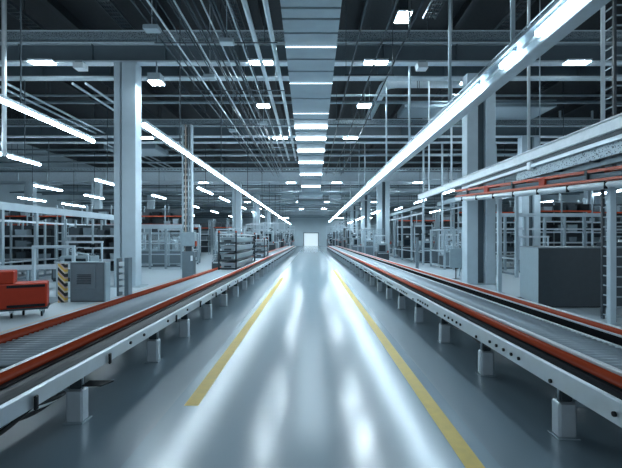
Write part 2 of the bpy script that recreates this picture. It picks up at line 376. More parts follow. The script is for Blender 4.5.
# square panel lamps
def panel(x, y, z, label, w=.92, d=.34, group='square panel lamps'):
    o = empty('panel_light', (x, y, z), label, 'lamp', group)
    MB().box(-w / 2 - .04, w / 2 + .04, -d / 2 - .04, d / 2 + .04, .015, .1, .01).build('frame', 'flange', o)
    MB().box(-w / 2, w / 2, -d / 2, d / 2, 0, .03).build('diffuser', 'panel', o)
names = {-11.0: 'far left', -2.05: 'just left of the duct', 2.65: 'just right of the duct', 10.9: 'at the right'}
for i, (y, z, h) in enumerate(BAYS):
    for x in (-11.0, -2.05, 2.65, 10.9):
        panel(x, y - .2, z - .03 if i == 0 else z - .11, 'glowing panel lamp under the %s crossbeam from the front, %s' % (ORD[i], names[x]))
panel(-6.3, 16.9, 8.3, 'small panel lamp on the sloping box beside the left column', .5, .5)
b2 = MB(-6.3, 17.3, 8.4); b2.box(-6.55, -6.05, 16.6, 17.1, 8.4, 8.62); tag(b2.build('lamp_box', 'steel'), 'small grey box above the lamp beside the left column', 'box')
tag(MB().tube([(-6.3, 16.95, 8.62), (-6.3, 16.95, 9.22)], .03).build('hanger_rod', 'pipe'), 'short rod holding the lamp box beside the left column', 'rod')
panel(4.35, 19.6, 12.4, 'panel lamp high under the roof near the top centre right', .62, 1.0)
tag(MB().box(4.1, 4.6, 19.3, 19.9, 12.5, ROOF).build('lamp_box', 'dark'), 'dark mounting box above the highest panel lamp', 'box')
panel(8.6, 23, 10.6, 'small lamp at the end of the bent round duct', .5, .5)
tag(MB().tube([(8.6, 23, 10.7), (8.6, 23, ROOF)], .03).build('hanger_rod', 'pipe'), 'rod above the small lamp at the end of the round duct', 'rod')
for x in (-2.7, 3.0):
    panel(x, 23.4, 9.43, 'panel lamp between first and second crossbeams, %s of the duct' % ('left' if x < 0 else 'right'), .7, .6)
for x in (-6.3, 6.6):
    panel(x, 96, 6.6, 'wide bright lamp near the end wall %s of the door' % ('left' if x < 0 else 'right'), 2.2, .8)
    tag(MB().tube([(x, 96, 6.7), (x, 96, ROOF)], .04).build('hanger_rod', 'pipe'), 'rod holding the wide lamp near the end wall, %s side' % ('left' if x < 0 else 'right'), 'rod')
for x, nm in ((-9.4, 'left'), (4.5, 'right')):
    o = empty('ceiling_sensor', (x, 16.9, 8.86), 'small white sensor box under the first crossbeam, %s one' % nm, 'sensor', 'sensor boxes under the first crossbeam')
    MB().prism([(-.18, 0), (-.22, .22), (.22, .22), (.22, 0)], -.2, .2).build('body', 'white', o)
    MB().box(-.15, .15, -.12, .12, .22, .34).build('mount', 'steel', o)

# ------------------------------------------------------------------ stepped duct over the aisle
ys_ = [0, 9, 20, 34, 48, 60, 72, 84, 99, 114, 120, 126, 132, 138, 144, 150, 156, 162, 168, 174, 180, 186, 192]
def duct_at(py):
    w = 62 + (17 - 62) * py / 195.0
    D = 415 * 1.6 / w; return D, 2 + (238 - py) * D / 415
lamps = {48, 84, 114, 126, 138, 150, 162, 174, 186}
duct = empty('stepped_duct', (0, 10, 8.1), 'long stepped louvred metal duct hanging over the centre of the aisle', 'duct')
prev = None
for i in range(len(ys_) - 1):
    D0, Z0 = duct_at(ys_[i] if i else -25); D1, Z1 = duct_at(ys_[i + 1])
    m_ = MB(); cx = 0.0
    zb = (Z0 + Z1) / 2
    m_.prism([(D0 - 10, Z0 - 8.1), (D1 - 10 - .06, Z1 - 8.1 + .02), (D1 - 10 - .06, Z1 - 8.1 + .45), (D0 - 10, Z0 - 8.1 + .45)], -.8, .8, 'x')
    m_.build('duct_section', 'duct', duct)
    if ys_[i + 1] in lamps:
        MB().box(-.8, .8, D1 - 10 - .1, D1 - 10 - (.06 if ys_[i+1] < 115 else -.31), Z1 - 8.1 - (.02 if ys_[i+1] < 115 else .05), Z1 - 8.1 + .0).build('louvre_lamp', 'louvre' if ys_[i + 1] > 115 else 'louvredim', duct)
    if i % 3 == 0:
        for sx in (-.7, .7):
            MB().tube([(sx, D0 - 10 + .2, Z0 - 8.1 + .4), (sx, D0 - 10 + .2, ROOF - 8.1)], .02, 6).build('hanger_rod', 'pipe', duct)

# round bent duct right of centre
m = MB(); z = 10.95
pts = [(9.3, 24, z), (5.0, 24, z), (4.6, 24.1, z), (4.35, 24.4, z), (4.3, 24.8, z), (4.3, 31, z)]
m.tube(pts, .27, 16); o = m.build('round_duct', 'palebeam'); tag(o, 'pale round ventilation duct with a bend right of the stepped duct', 'duct')
for x, y, s_ in ((8, 24, 'right'), (4.3, 30.6, 'rear')):
    tag(MB().tube([(x, y, z + .27), (x, y, ROOF)], .025, 6).build('hanger_rod', 'pipe'), 'rod hanging the pale round duct at its %s end' % s_, 'rod')

# lengthwise pipes above left of the aisle
rr = random.Random(3)
def hpipe(x, z, r, y0, y1, label, mt, group):
    tag(MB(x, y0, z).tube([(x, y0, z), (x, y1, z)], r, 10).build('service_pipe', mt), label, 'pipe', group)
hpipe(-1.75, 8.2, .075, 7, 33, 'thick bright pipe running lengthwise, second nearest the stepped duct', 'pipe', 'thick bright overhead pipes')
hpipe(-1.2, 8.2, .075, 7, 33, 'thick bright pipe running lengthwise nearest the stepped duct', 'pipe', 'thick bright overhead pipes')
xs = [(p - 311) / 238 * 6.2 for p in (229, 225, 214, 210, 206, 201, 191, 187, 183, 172, 168, 164, 152, 147, 143, 139, 128)]
for i, x in enumerate(xs):
    hpipe(x, 8.2 + rr.uniform(-.05, .22), rr.uniform(.014, .03), 6.5, rr.uniform(34, 44), 'thin overhead conduit left of the two thick pipes, %s from the right' % ORD[i], 'pipe' if i % 4 == 1 else 'pipedark', 'thin lengthwise conduits')
for i, x in enumerate((1.5, 2.3, 3.0)):
    hpipe(x, 8.35, .03, 6.5, 42, 'thin dark conduit right of the stepped duct, %s from the duct' % ORD[i], 'pipedark', 'dark conduits right of the duct')
for i, x in enumerate((-13.8, -14.4, -15.3, -10.8, -10.2)):
    hpipe(x, 9.7 - .7, .06, 18.8, 42, 'distant overhead pipe left of the big column, %s one' % ORD[i], 'pipe', 'overhead pipes beyond the left column')
for i, y in enumerate((13, 17.2, 22.5, 28, 32)):
    o = empty('pipe_hanger', (0, y, 8.1), 'trapeze hanger carrying the overhead pipes, %s from the camera' % ORD[i], 'hanger', 'trapeze pipe hangers')
    MB().box(-4.9, -1.05, -.015, .015, 0, .03).build('cross_bar', 'pipedark', o)
    top = 9.15 - 8.1 if y in (17.2, 28) else ROOF - 8.1
    for x in (-4.85, -3.1, -1.45): MB().tube([(x, 0, 0.02), (x, 0, top)], .014, 6).build('hanger_rod', 'pipedark', o)
for i, y in enumerate((9, 16, 22, 32, 40)):
    o = empty('pipe_hanger', (0, y, 8.25), 'trapeze hanger right of the stepped duct, %s from the camera' % ORD[i], 'hanger', 'trapeze hangers right of the duct')
    MB().box(1.3, 3.2, -.03, .03, 0, .045).build('cross_bar', 'pipedark', o)
    for x in (1.35, 3.15): MB().tube([(x, 0, .02), (x, 0, ROOF - 8.25)], .014, 6).build('hanger_rod', 'pipedark', o)
for i, (x, y) in enumerate(((-3.3, 10.2), (-4.6, 12), (-2.6, 12.8), (-3.8, 15.6), (-2.5, 21.9), (-4.4, 23.4))):
    o = MB(x, y, 8.05); o.box(x - .22, x + .22, y - .15, y + .15, 7.98, 8.12, .02); o.tube([(x, y, 8.1), (x, y, ROOF)], .012, 6); tag(o.build('junction_box', 'steel'), 'small junction box among the overhead conduits, %s from the camera' % ORD[i], 'box', 'junction boxes on the conduits')

# ------------------------------------------------------------------ the two long conveyors
def conveyor(s, label, outer, legs, bolts):
    Y0, Y1 = 1.6, 66.0
    o = empty('roller_conveyor', (s * 3.1, Y0, 0), label, 'conveyor')
    X = lambda x: s * x - s * 3.1
    L = Y1 - Y0
    def pr(name, prof, mt, y0=0, y1=L): return MB().prism([(X(x), z) for x, z in prof], y0, y1).build(name, mt, o)
    zt = .715 if s > 0 else .675
    pr('side_rail', [(2.42, .52), (2.42, zt - .01), (2.43, zt), (2.46, zt), (2.46, zt - .02), (2.45, zt - .03), (2.45, .54), (2.50, .53), (2.50, .52)], 'rail')
    pr('rail_underside', [(2.50, .53), (2.50, .58), (2.56, .58), (2.56, .53)], 'black')
    if s > 0:
        pr('rounded_cover', [(2.56 + .085 * math.cos(t), .665 + .055 * math.sin(t)) for t in [PI * i / 8 for i in range(9)]], 'void')
        MB().tube([(X(2.71), 0, .735), (X(2.71), L, .735)], .075, 20, .045).build('guide_tube', 'orange', o)
    else:
        pr('rounded_cover', [(2.57 + .11 * math.cos(t), .635 + .085 * math.sin(t)) for t in [PI * i / 10 for i in range(11)]], 'cover')
        MB().tube([(X(2.755), 0, .75), (X(2.755), L, .75)], .065, 20, .045).build('guide_tube', 'orange', o)
    pr('guide_bracket', [(2.64, .62), (2.78, .62), (2.78, .72), (2.64, .72)], 'black')
    pr('wear_strip', [(2.825, .70), (2.825, .765), (2.832, .775), (2.882, .775), (2.89, .765), (2.89, .70)], 'white')
    bx0, bx1 = 2.90, (3.50 if outer == 'double' else 3.66)
    pr('under_pan', [(2.64, .58), (bx1 + .1, .58), (bx1 + .1, .62), (2.64, .62)], 'dark')
    # rollers: the nearest one by one, the rest of the bed as one
    ry0 = 4.2 - Y0 if outer == 'single' else 1.2
    proto = None
    pitch = .1
    for i in range(99):
        y = ry0 + i * pitch
        if proto is None:
            proto = MB().tube([(X(bx0), 0, 0), (X(bx1), 0, 0)], .032, 10).build('roller', 'roller', o); c_ = proto
        else:
            c_ = proto.copy(); COL.objects.link(c_); c_.parent = o
        c_.location = (0, y, .725)
    m_ = MB(); y = ry0 + 99 * pitch
    while y < L - .1:
        m_.tube([(X(bx0), y, .725), (X(bx1), y, .725)], .032, 6); y += pitch
    r_ = m_.build('roller_bed', 'roller', o); r_['kind'] = 'stuff'
    if outer == 'double':
        pr('inner_trim', [(3.51, .70), (3.51, .765), (3.545, .765), (3.545, .70)], 'white')
        pr('drive_channel', [(3.545, .62), (3.545, .66), (3.86, .66), (3.86, .62)], 'void')
        pr('channel_lip', [(3.86, .62), (3.86, .762), (3.885, .762), (3.885, .62)], 'void')
        pr('lip_edge', [(3.855, .762), (3.855, .782), (3.89, .782), (3.89, .762)], 'white')
        MB().tube([(X(3.965), 0, .775), (X(3.965), L, .775)], .075, 20, .05).build('guide_tube', 'orange', o)
        pr('outer_rail', [(4.045, .50), (4.045, .815), (4.12, .815), (4.12, .50)], 'white')
        ox = 4.08
    else:
        MB().tube([(X(3.745), 0, .765), (X(3.745), L, .765)], .07, 20, .06).build('guide_tube', 'orange', o)
        pr('outer_rail', [(3.66, .50), (3.66, .715), (3.80, .715), (3.80, .50)], 'dark')
        ox = 3.73
    # legs
    for i, y in enumerate(legs):
        yy = y - Y0
        g_ = MB(); g_.box(X(2.47), X(2.65), yy - .075, yy + .075, 0, .36, .02)
        l_ = g_.build('leg', 'rail', o)
        if y < 26:
            MB().box(X(2.50), X(2.62), yy - .05, yy + .05, .36, .60, .01).build('leg_bracket', 'dark', l_)
            MB().box(X(2.45), X(2.67), yy - .10, yy + .10, 0, .012, .003).build('foot_plate', 'steel', l_)
            MB().tube([(X(2.485), yy - .03, .36), (X(2.485), yy - .03, .55)], .012, 6).build('adjusting_screw', 'pipe', l_)
        else:
            g2 = MB().box(X(2.50), X(2.62), yy - .05, yy + .05, .36, .58).build('leg_bracket', 'dark', l_)
        MB().box(X(ox - .08), X(ox + .06), yy - .07, yy + .07, 0, .52, .01).build('leg', 'steel', o)
        if i % 2 == 0: MB().box(X(2.62), X(ox - .05), yy - .03, yy + .03, .30, .36).build('cross_member', 'steel', o)
    for y, z in bolts:
        MB().tube([(X(2.40), y - Y0, z), (X(2.43), y - Y0, z)], .021, 8).build('bolt', 'black', o)
    return o
bR = []
for i in range(12):
    b0 = 4.2 + 1.88 * i
    for dy in (-.02, .62, .80, 1.0, 1.2, 1.4)[: (6 if i < 8 else 3)]: bR.append((b0 + dy, .60 if dy > 0 else .56))
bR += [(2.9, .60), (3.1, .60), (3.3, .6)]
lg = [4.2 + 1.88 * i for i in range(33)]
conveyor(1, 'long right hand roller conveyor with two orange guide tubes and white side rail', 'double', lg, bR)
lgL = [4.55, 6.75, 8.4] + [8.4 + 1.9 * i for i in range(1, 30)]
bL = [(5.55, .6)] + [(4.4 + 2.1 * i + d, .6) for i in range(1, 14) for d in (-.5, .5)]
cl = conveyor(-1, 'long left hand roller conveyor with orange guide tube and dark rounded cover', 'single', lgL, bL)
# brackets and clips under the left conveyor rail
for i, y in enumerate((3.62, 4.95, 7.4, 9.0, 10.5, 12.0, 13.6)):
    m_ = MB(); m_.box(.69, .715, y - 1.6 - .025, y - 1.6 + .025, .50, .63, .01)
    m_.build('clip', 'black', cl)
# black sensor plate on the first left leg
o = empty('sensor_plate', (-2.42, 4.56, .40), 'flat black bracket sticking out from the nearest left conveyor leg', 'bracket')
MB().add([(-.05, -.09, 0), (.16, -.09, 0), (.22, .07, 0), (-.05, .07, 0), (-.05, -.09, .012), (.16, -.09, .012), (.22, .07, .012), (-.05, .07, .012)], [(0, 1, 2, 3), (4, 5, 6, 7), (0, 1, 5, 4), (1, 2, 6, 5), (2, 3, 7, 6), (3, 0, 4, 7)]).build('plate', 'black', o)
# hanging hoses
for i, (r, mt, off, lb) in enumerate(((.022, 'black', 0, 'black cable looping under the nearest stretch of the left conveyor'),
                                      (.016, 'white', .05, 'white hose under the nearest stretch of the left conveyor'),
                                      (.02, 'black', .12, 'second black cable hanging lower under the left conveyor'))):
    pts = []
    for k in range(25):
        t = k / 24
        y = 1.9 + t * 2.3
        sag = .07 * abs(math.sin(t * PI * 2.5 + off * 8))
        pts.append((-2.50 - off * .4, y, .50 - sag - off * .35))
    tag(MB().tube(pts, r, 8).build('cable', mt), lb, 'cable', 'hoses under the left conveyor')
pts = [(2.52, 5.6 + .3 * k, .50 - .06 * abs(math.sin(k * .8))) for k in range(9)]
tag(MB().tube(pts, .018, 8).build('cable', 'black'), 'black cable clipped under the right conveyor rail', 'cable')

# ------------------------------------------------------------------ tray rack and trays on the left conveyor
def tray_stack(x0, x1, y0, y1, z0, n, h, lb):
    o = empty('tray_rack', ((x0 + x1) / 2, y0, z0), lb, 'rack', 'tray racks riding on the left conveyor')
    w = (x1 - x0) / 2; d = y1 - y0
    for sx in (-1, 1):
        for yy in (0.03, d - .03):
            p_ = MB(); p_.box(sx * w - .03, sx * w + .03, yy - .03, yy + .03, 0, n * h + .12, .005); q = p_.build('post', 'dark', o)
            MB().box(sx * w - .035, sx * w + .035, yy - .035, yy + .035, n * h + .12, n * h + .18).build('cap', 'orange', q)
    for k in range(n + 1):
        a = MB(); zz = k * h + .02
        a.box(-w, w, 0, .05, zz, zz + .05); a.box(-w, w, d - .05, d, zz, zz + .05); a.box(-w, -w + .05, 0, d, zz, zz + .05); a.box(w - .05, w, 0, d, zz, zz + .05)
        a.box(-w + .04, w - .04, .04, d - .04, zz + .005, zz + .015)
        a.build('tier_frame', 'white' if k == n else 'dark', o)
    for k in range(n):
        zz = z0 + k * h + .035
        t = empty('tray', ((x0 + x1) / 2, y0 + .08, zz), 'grey metal tray on the %s tier of the %s' % (('bottom', 'second', 'third', 'fourth')[k], lb.split(' of ')[0]), 'tray', 'trays stacked in the racks')
        hw = w - .06; dd = d - .16; hh = h * .62
        b_ = MB(); b_.prism([(-hw + .05, .0), (hw - .05, .0), (hw, hh), (-hw, hh)], 0, dd); b_.build('body', 'cablight' if k % 2 else 'steel', t)
        MB().box(-hw - .02, hw + .02, -.02, dd + .02, hh, hh + .03, .01).build('rim', 'rail', t)
        MB().box(-.14, .14, -.025, .0, hh * .3, hh * .6).build('handle', 'dark', t)
tray_stack(-3.60, -2.93, 16.2, 21.6, .755, 4, .335, 'four tier rack of grey metal trays on the left conveyor')
tray_stack(-3.60, -2.93, 26.0, 28.2, .755, 3, .36, 'three tier rack of metal trays on the left conveyor')

# ------------------------------------------------------------------ left foreground group
def caster(o, x, y, R=.065):
    c_ = MB().box(x - .05, x + .05, y - .05, y + .05, R * 2 + .02, R * 2 + .05).build('caster', 'pipe', o)
    MB().box(x - .035, x - .025, y - .03, y + .04, R, R * 2 + .03).build('fork', 'pipe', c_)
    MB().box(x + .025, x + .035, y - .03, y + .04, R, R * 2 + .03).build('fork', 'pipe', c_)
    MB().tube([(x - .02, y + .01, R), (x + .02, y + .01, R)], R, 16).build('wheel', 'black', c_)
o = empty('red_trolley', (-7.35, 10.25, 0), 'red metal tool trolley on casters at the far left', 'trolley', rz=.5)
MB().box(-.78, .70, 0, .75, .24, .86, .025).build('body', 'red', o)
MB().box(-.78, .0, .05, .7, .86, 1.18, .02).build('upper_box', 'red', o)
MB().box(-.46, -.455, -.004, .0, .26, .84).build('seam', 'black', o)
MB().box(-.14, .66, -.012, .01, .76, .83).build('handle_slot', 'black', o)
MB().box(-.14, .66, -.012, .01, .27, .34).build('kick_strip', 'black', o)
MB().box(-.36, -.34, -.006, .0, .26, .84).build('seam', 'black', o)
MB().box(-.76, -.5, .04, .055, .92, 1.12).build('vent', 'black', o)
MB().box(-.80, .72, -.02, .77, .20, .24).build('chassis', 'dark', o)
for x, y in ((-.62, .12), (-.05, .1), (.16, .45), (.58, .12), (.58, .63), (-.62, .63)): caster(o, x, y)
o = empty('control_cabinet', (-7.0, 13.0, 0), 'low grey electrical cabinet with louvred panel beside the hazard striped post', 'cabinet')
MB().box(-.55, .52, 0, .3, 0.02, 1.22, .015).build('body', 'cab', o)
MB().box(-.56, .57, -.02, .32, 1.22, 1.25, .005).build('lid', 'cablight', o)
d_ = MB().box(-.42, .26, -.02, 0, .42, 1.18, .004).build('door', 'cab', o)
a = MB(); [a.box(-.32, .12, -.035, -.02, .56 + i * .055, .585 + i * .055) for i in range(6)]; a.build('louvre', 'cabdark', d_)
MB().box(.52, .57, -.01, .3, 0, 1.22).build('corner_post', 'cablight', o)
MB().box(.30, .50, -.012, 0, .06, 1.18).build('side_panel', 'cab', o)
MB().box(-.55, .52, .02, .28, 0, .03).build('plinth', 'dark', o)
tag(MB(-7.72, 12.9, 0).box(-7.84, -7.62, 12.84, 13.02, 0, 1.2, .01).build('hazard_post', 'hazard'), 'post wrapped in black and yellow hazard stripes beside the grey cabinet', 'post')
def portal(x0, x1, y, z, label, t=.1, mt='column'):
    o = empty('portal_frame', ((x0 + x1) / 2, y, 0), label, 'frame', 'small metal portal frames')
    w = (x1 - x0) / 2
    MB().box(-w, -w + t, -.05, .05, 0, z, .01).build('upright', mt, o); MB().box(w - t, w, -.05, .05, 0, z, .01).build('upright', mt, o)
    MB().box(-w, w, -.05, .05, z, z + t, .01).build('lintel', mt, o)
portal(-9.8, -8.3, 14.6, 1.64, 'pale metal portal frame behind the red trolley')
portal(-8.7, -8.15, 14.2, 1.12, 'narrow low frame between portal frame and grey cabinet', .07)
tag(MB().box(-9.6, -7.95, 12.4, 14.0, .001, .012).build('floor_mat', 'cab'), 'dark rubber mat on the floor left of the hazard striped post', 'mat')
o = empty('valve_manifold', (-6.65, 14.3, 0), 'upright frame with white blocks right behind the grey cabinet', 'machine')
MB().box(-.05, .02, 0, .3, 0, 1.3).build('upright', 'cab', o); MB().box(.22, .36, 0, .3, 0, 1.32).build('upright', 'cab', o)
for i in range(5): MB().box(.02, .22, .02, .25, .15 + i * .22, .29 + i * .22, .01).build('block', 'white', o)
# kiosk
o = empty('control_kiosk', (-5.9, 20.2, 0), 'grey pedestal control kiosk with white display box by the left conveyor', 'kiosk')
MB().box(-.38, .28, -.25, .25, 0, .06, .01).build('base_plate', 'steel', o)
MB().box(-.32, .24, -.2, .2, .06, 1.35, .02).build('pedestal', 'cab', o)
MB().box(-.18, .10, -.12, .12, 1.35, 1.65).build('neck', 'cabdark', o)
h_ = MB().box(-.36, .28, -.2, .2, 1.6, 2.28, .02).build('display_box', 'cablight', o)
MB().box(.28, .36, -.1, .0, 1.6, 1.85).build('emergency_button', 'orange', h_)
MB().box(.10, .2, -.215, -.2, .9, 1.15).build('label_plate', 'white', o)
MB().box(.26, .42, -.3, -.1, .04, .2, .01).build('foot_switch', 'dark', o)

# ------------------------------------------------------------------ right foreground group
o = empty('machine_enclosure', (7.6, 11.9, 0), 'large plain dark grey enclosure with pale left side behind the right conveyor', 'enclosure')
y1 = 2.1
m_ = MB()
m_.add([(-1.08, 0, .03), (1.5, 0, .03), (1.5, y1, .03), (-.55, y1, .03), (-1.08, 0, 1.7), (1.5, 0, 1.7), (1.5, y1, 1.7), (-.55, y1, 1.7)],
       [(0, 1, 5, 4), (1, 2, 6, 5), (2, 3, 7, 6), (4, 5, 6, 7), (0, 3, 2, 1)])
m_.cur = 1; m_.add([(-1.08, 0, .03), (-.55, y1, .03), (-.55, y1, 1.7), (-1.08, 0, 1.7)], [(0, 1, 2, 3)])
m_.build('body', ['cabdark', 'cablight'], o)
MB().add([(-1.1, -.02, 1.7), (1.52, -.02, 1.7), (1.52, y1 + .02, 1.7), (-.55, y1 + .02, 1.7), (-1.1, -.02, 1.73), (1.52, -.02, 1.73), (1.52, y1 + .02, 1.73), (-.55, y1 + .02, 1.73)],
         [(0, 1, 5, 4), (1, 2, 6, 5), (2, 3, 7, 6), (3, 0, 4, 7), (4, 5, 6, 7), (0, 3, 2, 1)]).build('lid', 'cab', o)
MB().box(-1.0, 1.25, .05, y1 - .1, 0, .03).build('plinth', 'black', o)
# support posts of overhead conveyor
for x, y, z, lb in ((6.95, 9.6, 3.2, 'pale square post at the right edge holding the orange overhead conveyor'), (6.85, 15.1, 3.62, 'pale square post left of the dark enclosure holding the orange overhead conveyor')):
    o = empty('support_post', (x, y, 0), lb, 'post', 'posts under the overhead conveyor')
    MB().box(-.07, .07, -.07, .07, 0.02, z, .01).build('shaft', 'column', o); MB().box(-.14, .14, -.14, .14, 0, .02).build('base_plate', 'steel', o)
# lattice mast at the right edge
o = empty('lattice_mast', (7.52, 9.9, 0), 'tall dark lattice mast at the right edge of the view', 'mast')
for x in (-.28, .0, .28):
    for y in (0, .4): MB().box(x - .03, x + .03, y - .03, y + .03, 0, ROOF).build('chord', 'cabdark', o)
a = MB()
for k in range(54):
    z = k * .24 + .1
    a.box(-.28, .28, -.012, .012, z, z + .03); a.box(-.012 + .28, .292, 0, .4, z, z + .03); a.box(-.29, -.27, 0, .4, z, z + .03)
a.build('lacing', 'steel', o)
# overhead orange conveyor
A = Vector((7.05, 6.2, 3.06)); B = Vector((6.3, 17.4, 3.64))
dirv = (B - A).normalized(); side = Vector((dirv.y, -dirv.x, 0)).normalized(); up = side.cross(dirv).normalized()
o = empty('overhead_conveyor', (0, 0, 0), 'orange railed overhead conveyor crossing the upper right over the enclosure', 'conveyor')
def bar(s0, u0, w, h, mt, nm, par=o, a0=0.0, a1=1.0):
    p = A.lerp(B, a0); q = A.lerp(B, a1); vs = []
    for e in (p, q):
        for ds, du in ((-w, -h), (w, -h), (w, h), (-w, h)): vs.append(e + side * (s0 + ds) + up * (u0 + du))
    return MB().add(vs, [(0, 1, 2, 3), (4, 5, 6, 7), (0, 1, 5, 4), (1, 2, 6, 5), (2, 3, 7, 6), (3, 0, 4, 7)]).build(nm, mt, par)
bar(-.22, .32, .03, .035, 'orange', 'upper_rail'); bar(.22, .32, .03, .035, 'orange', 'upper_rail')
bar(-.24, .10, .03, .03, 'orange', 'lower_rail'); bar(.24, .10, .03, .03, 'orange', 'lower_rail')
bar(0, .20, .2, .05, 'pipedark', 'carrying_belt')
MB().tube([A + up * -.02 - side * .2, B + up * -.02 - side * .2], .07, 12).build('support_tube', 'white', o)
MB().tube([A + up * -.02 + side * .2, B + up * -.02 + side * .2], .07, 12).build('support_tube', 'white', o)
for k in range(7):
    t = (k + .3) / 7; bar(0, .22, .26, .13, 'red' if k % 2 else 'dark', 'bracket', o, t, t + (.022 if k % 2 else .008))
for k in range(9):
    t = (k + .5) / 9; c_ = A.lerp(B, t) - side * .24 - up * .02
    MB().tube([c_ + up * .06, c_ - up * .1], .04, 8).build('roller_pin', 'black', o)
# long white rail beam above
o = empty('crane_rail', (6.4, 4.5, 4.1), 'long white ceiling rail running lengthwise above the orange overhead conveyor', 'rail')
MB().box(-.08, .08, 0, 20, .14, .40, .02).build('upper_beam', 'white', o)
MB().box(-.11, .11, 0, 20, .40, .44, .01).build('top_cap', 'white', o)
MB().box(-.03, .03, 0, 13, .02, .14).build('neck', 'dark', o)
MB().box(-.09, .09, 0, 12.9, -.08, .02, .01).build('lower_beam', 'rail', o)
MB().box(.0, .06, .5, 8.4, -.34, -.08).build('chain_guard', 'perf', o)
MB().box(.22, .34, .5, 6.6, -.46, -.34, .01).build('lower_beam', 'steel', o)
for y in (1, 3, 5, 6.4): MB().box(.0, .34, y, y + .05, -.36, -.3).build('bracket', 'dark', o)
for y in (5.1, 8.2, 14.9, 18.5): MB().tube([(0, y - .5, .44), (0, y - .5, ROOF - 4.1)], .045, 8).build('hanger_rod', 'white', o)
MB().box(-.12, .12, 7.4, 7.6, -.14, .1, .02).build('trolley_clamp', 'white', o)
ladder('cable_ladder', 'y', 4.5, 13.4, .3, 6.8, 3.86, 'cable ladder with black cables just under the white ceiling rail', 'ladder under the white rail', .14)
for i, y in enumerate((5.5, 8, 12.6)):
    tag(MB().tube([(6.95, y, 3.87), (6.95, y, 10.2 if False else ROOF)], .015, 6).build('hanger_rod', 'pipe'), 'thin rod holding the cable ladder under the white rail, %s from the camera' % ORD[i], 'rod', 'rods of the cable ladder')
# sign board and posts on the right side
o = empty('sign_board', (7.05, 20.2, 0), 'blank grey board on a thin dark stand in front of the right column', 'sign')
MB().box(-.02, .02, -.02, .02, 0, .6).build('stand', 'black', o); MB().box(-.30, .30, -.04, .04, .55, 1.5, .01).build('board', 'cablight', o)
MB().box(-.18, .18, -.15, .15, 0, .02).build('foot', 'black', o)
for x, y, z, lb in ((6.85, 26.8, 2.05, 'slim dark post standing behind the right conveyor near the guard cell'), (6.6, 38, 2.9, 'tall slim dark post beyond the right conveyor')):
    tag(MB(x, y, 0).box(x - .09, x + .09, y - .06, y + .06, 0, z, .01).build('sensor_post', 'cab'), lb, 'post')

# ------------------------------------------------------------------ background production areas
def guard_cell(x0, x1, y0, y1, h, label, npost=3, glass=True):
    o = empty('guard_cell', ((x0 + x1) / 2, y0, 0), label, 'machine guard', 'framed guard cells')
    w = (x1 - x0) / 2; d = y1 - y0
    for i in range(npost + 1):
        x = -w + 2 * w * i / npost
        for yy in (0, d):
            MB().box(x - .06, x + .06, yy - .06, yy + .06, 0, h, 0).build('post', 'steel', o)
    for zz in (.15, 1.1, h - .1):
        a = MB(); a.box(-w, w, -.04, .04, zz, zz + .09); a.box(-w, w, d - .04, d + .04, zz, zz + .09)
        a.box(-w - .04, -w + .04, 0, d, zz, zz + .09); a.box(w - .04, w + .04, 0, d, zz, zz + .09)
        a.build('cross_rail', 'steel', o)
    if glass:
        MB().box(-w + .06, w - .06, -.01, .0, 1.2, h - .12).build('glass_panel', 'glass', o)
    MB().box(-w + .06, w - .06, -.015, .005, .25, 1.08).build('lower_panel', 'cab', o)
    return o
def machine(x, y, w, d, h, label, seed, group='production machines'):
    r = random.Random(seed)
    o = empty('production_machine', (x, y, 0), label, 'machine', group)
    MB().box(-w / 2, w / 2, 0, d, .08, h * .5, .03).build('base', r.choice(['cab', 'cabdark', 'steel', 'cabdark', 'cab']), o)
    MB().box(-w / 2 + .05, w / 2 - .05, .05, d - .05, 0, .08).build('plinth', 'dark', o)
    hh = h * r.uniform(.8, 1.0); wx = w * r.uniform(.5, .8)
    t_ = MB().box(-wx / 2, wx / 2, d * .3, d, h * .5, hh, .03).build('tower', r.choice(['cabdark', 'cablight', 'cab', 'dark']), o)
    MB().box(-wx * .35, wx * .35, d * .3 - .02, d * .3, h * .55, hh * .9).build('window', 'screen', t_)
    MB().box(-w / 2 + .1, w * .1, -.02, 0, .18, h * .42).build('door', 'cabdark' if r.random() < .5 else 'cab', o)
    for k in range(3):
        z = h * .5 + .1 + k * .12
        MB().box(-w / 2, -wx / 2 - .02, .1 + k * .1, d * .8, z, z + .05).build('slide_plate', 'pipe', o)
    MB().tube([(w * .4, .15, h * .5), (w * .4, .15, h * .95), (w * .1, .15, h * 1.02)], .045, 8).build('hose', 'pipe', o)
    if r.random() < .7: MB().box(w * .38 - .05, w * .38 + .07, -.08, .02, h * .5, h * .5 + .16, .01).build('emergency_button', 'orange', o)
    for sx in (-1, 1):
        MB().box(sx * w * .47 - .035, sx * w * .47 + .035, d - .07, d, h * .5, h * 1.35).build('gantry_post', 'column', o)
    MB().box(-w * .5, w * .5, d - .08, d + .01, h * 1.35, h * 1.35 + .1).build('gantry_beam', 'rail', o)
    a = MB()
    for i in range(r.randint(3, 6)):
        xx = r.uniform(-w * .4, w * .35); zz = r.uniform(h * .55, h * 1.2); q = r.uniform(.06, .16)
        a.box(xx, xx + q * 1.6, d - .35, d - .08, zz, zz + q)
    a.build('actuator', r.choice(['dark', 'black', 'rail']), o)
    MB().box(-w * .44, w * .44, -.03, .0, h * .44, h * .47).build('handrail', r.choice(['orange', 'rail', 'white']), o)
    MB().box(-.1, .12, d * .3 - .1, d * .3, hh, hh + .15).build('beacon', 'white', o)
    return o
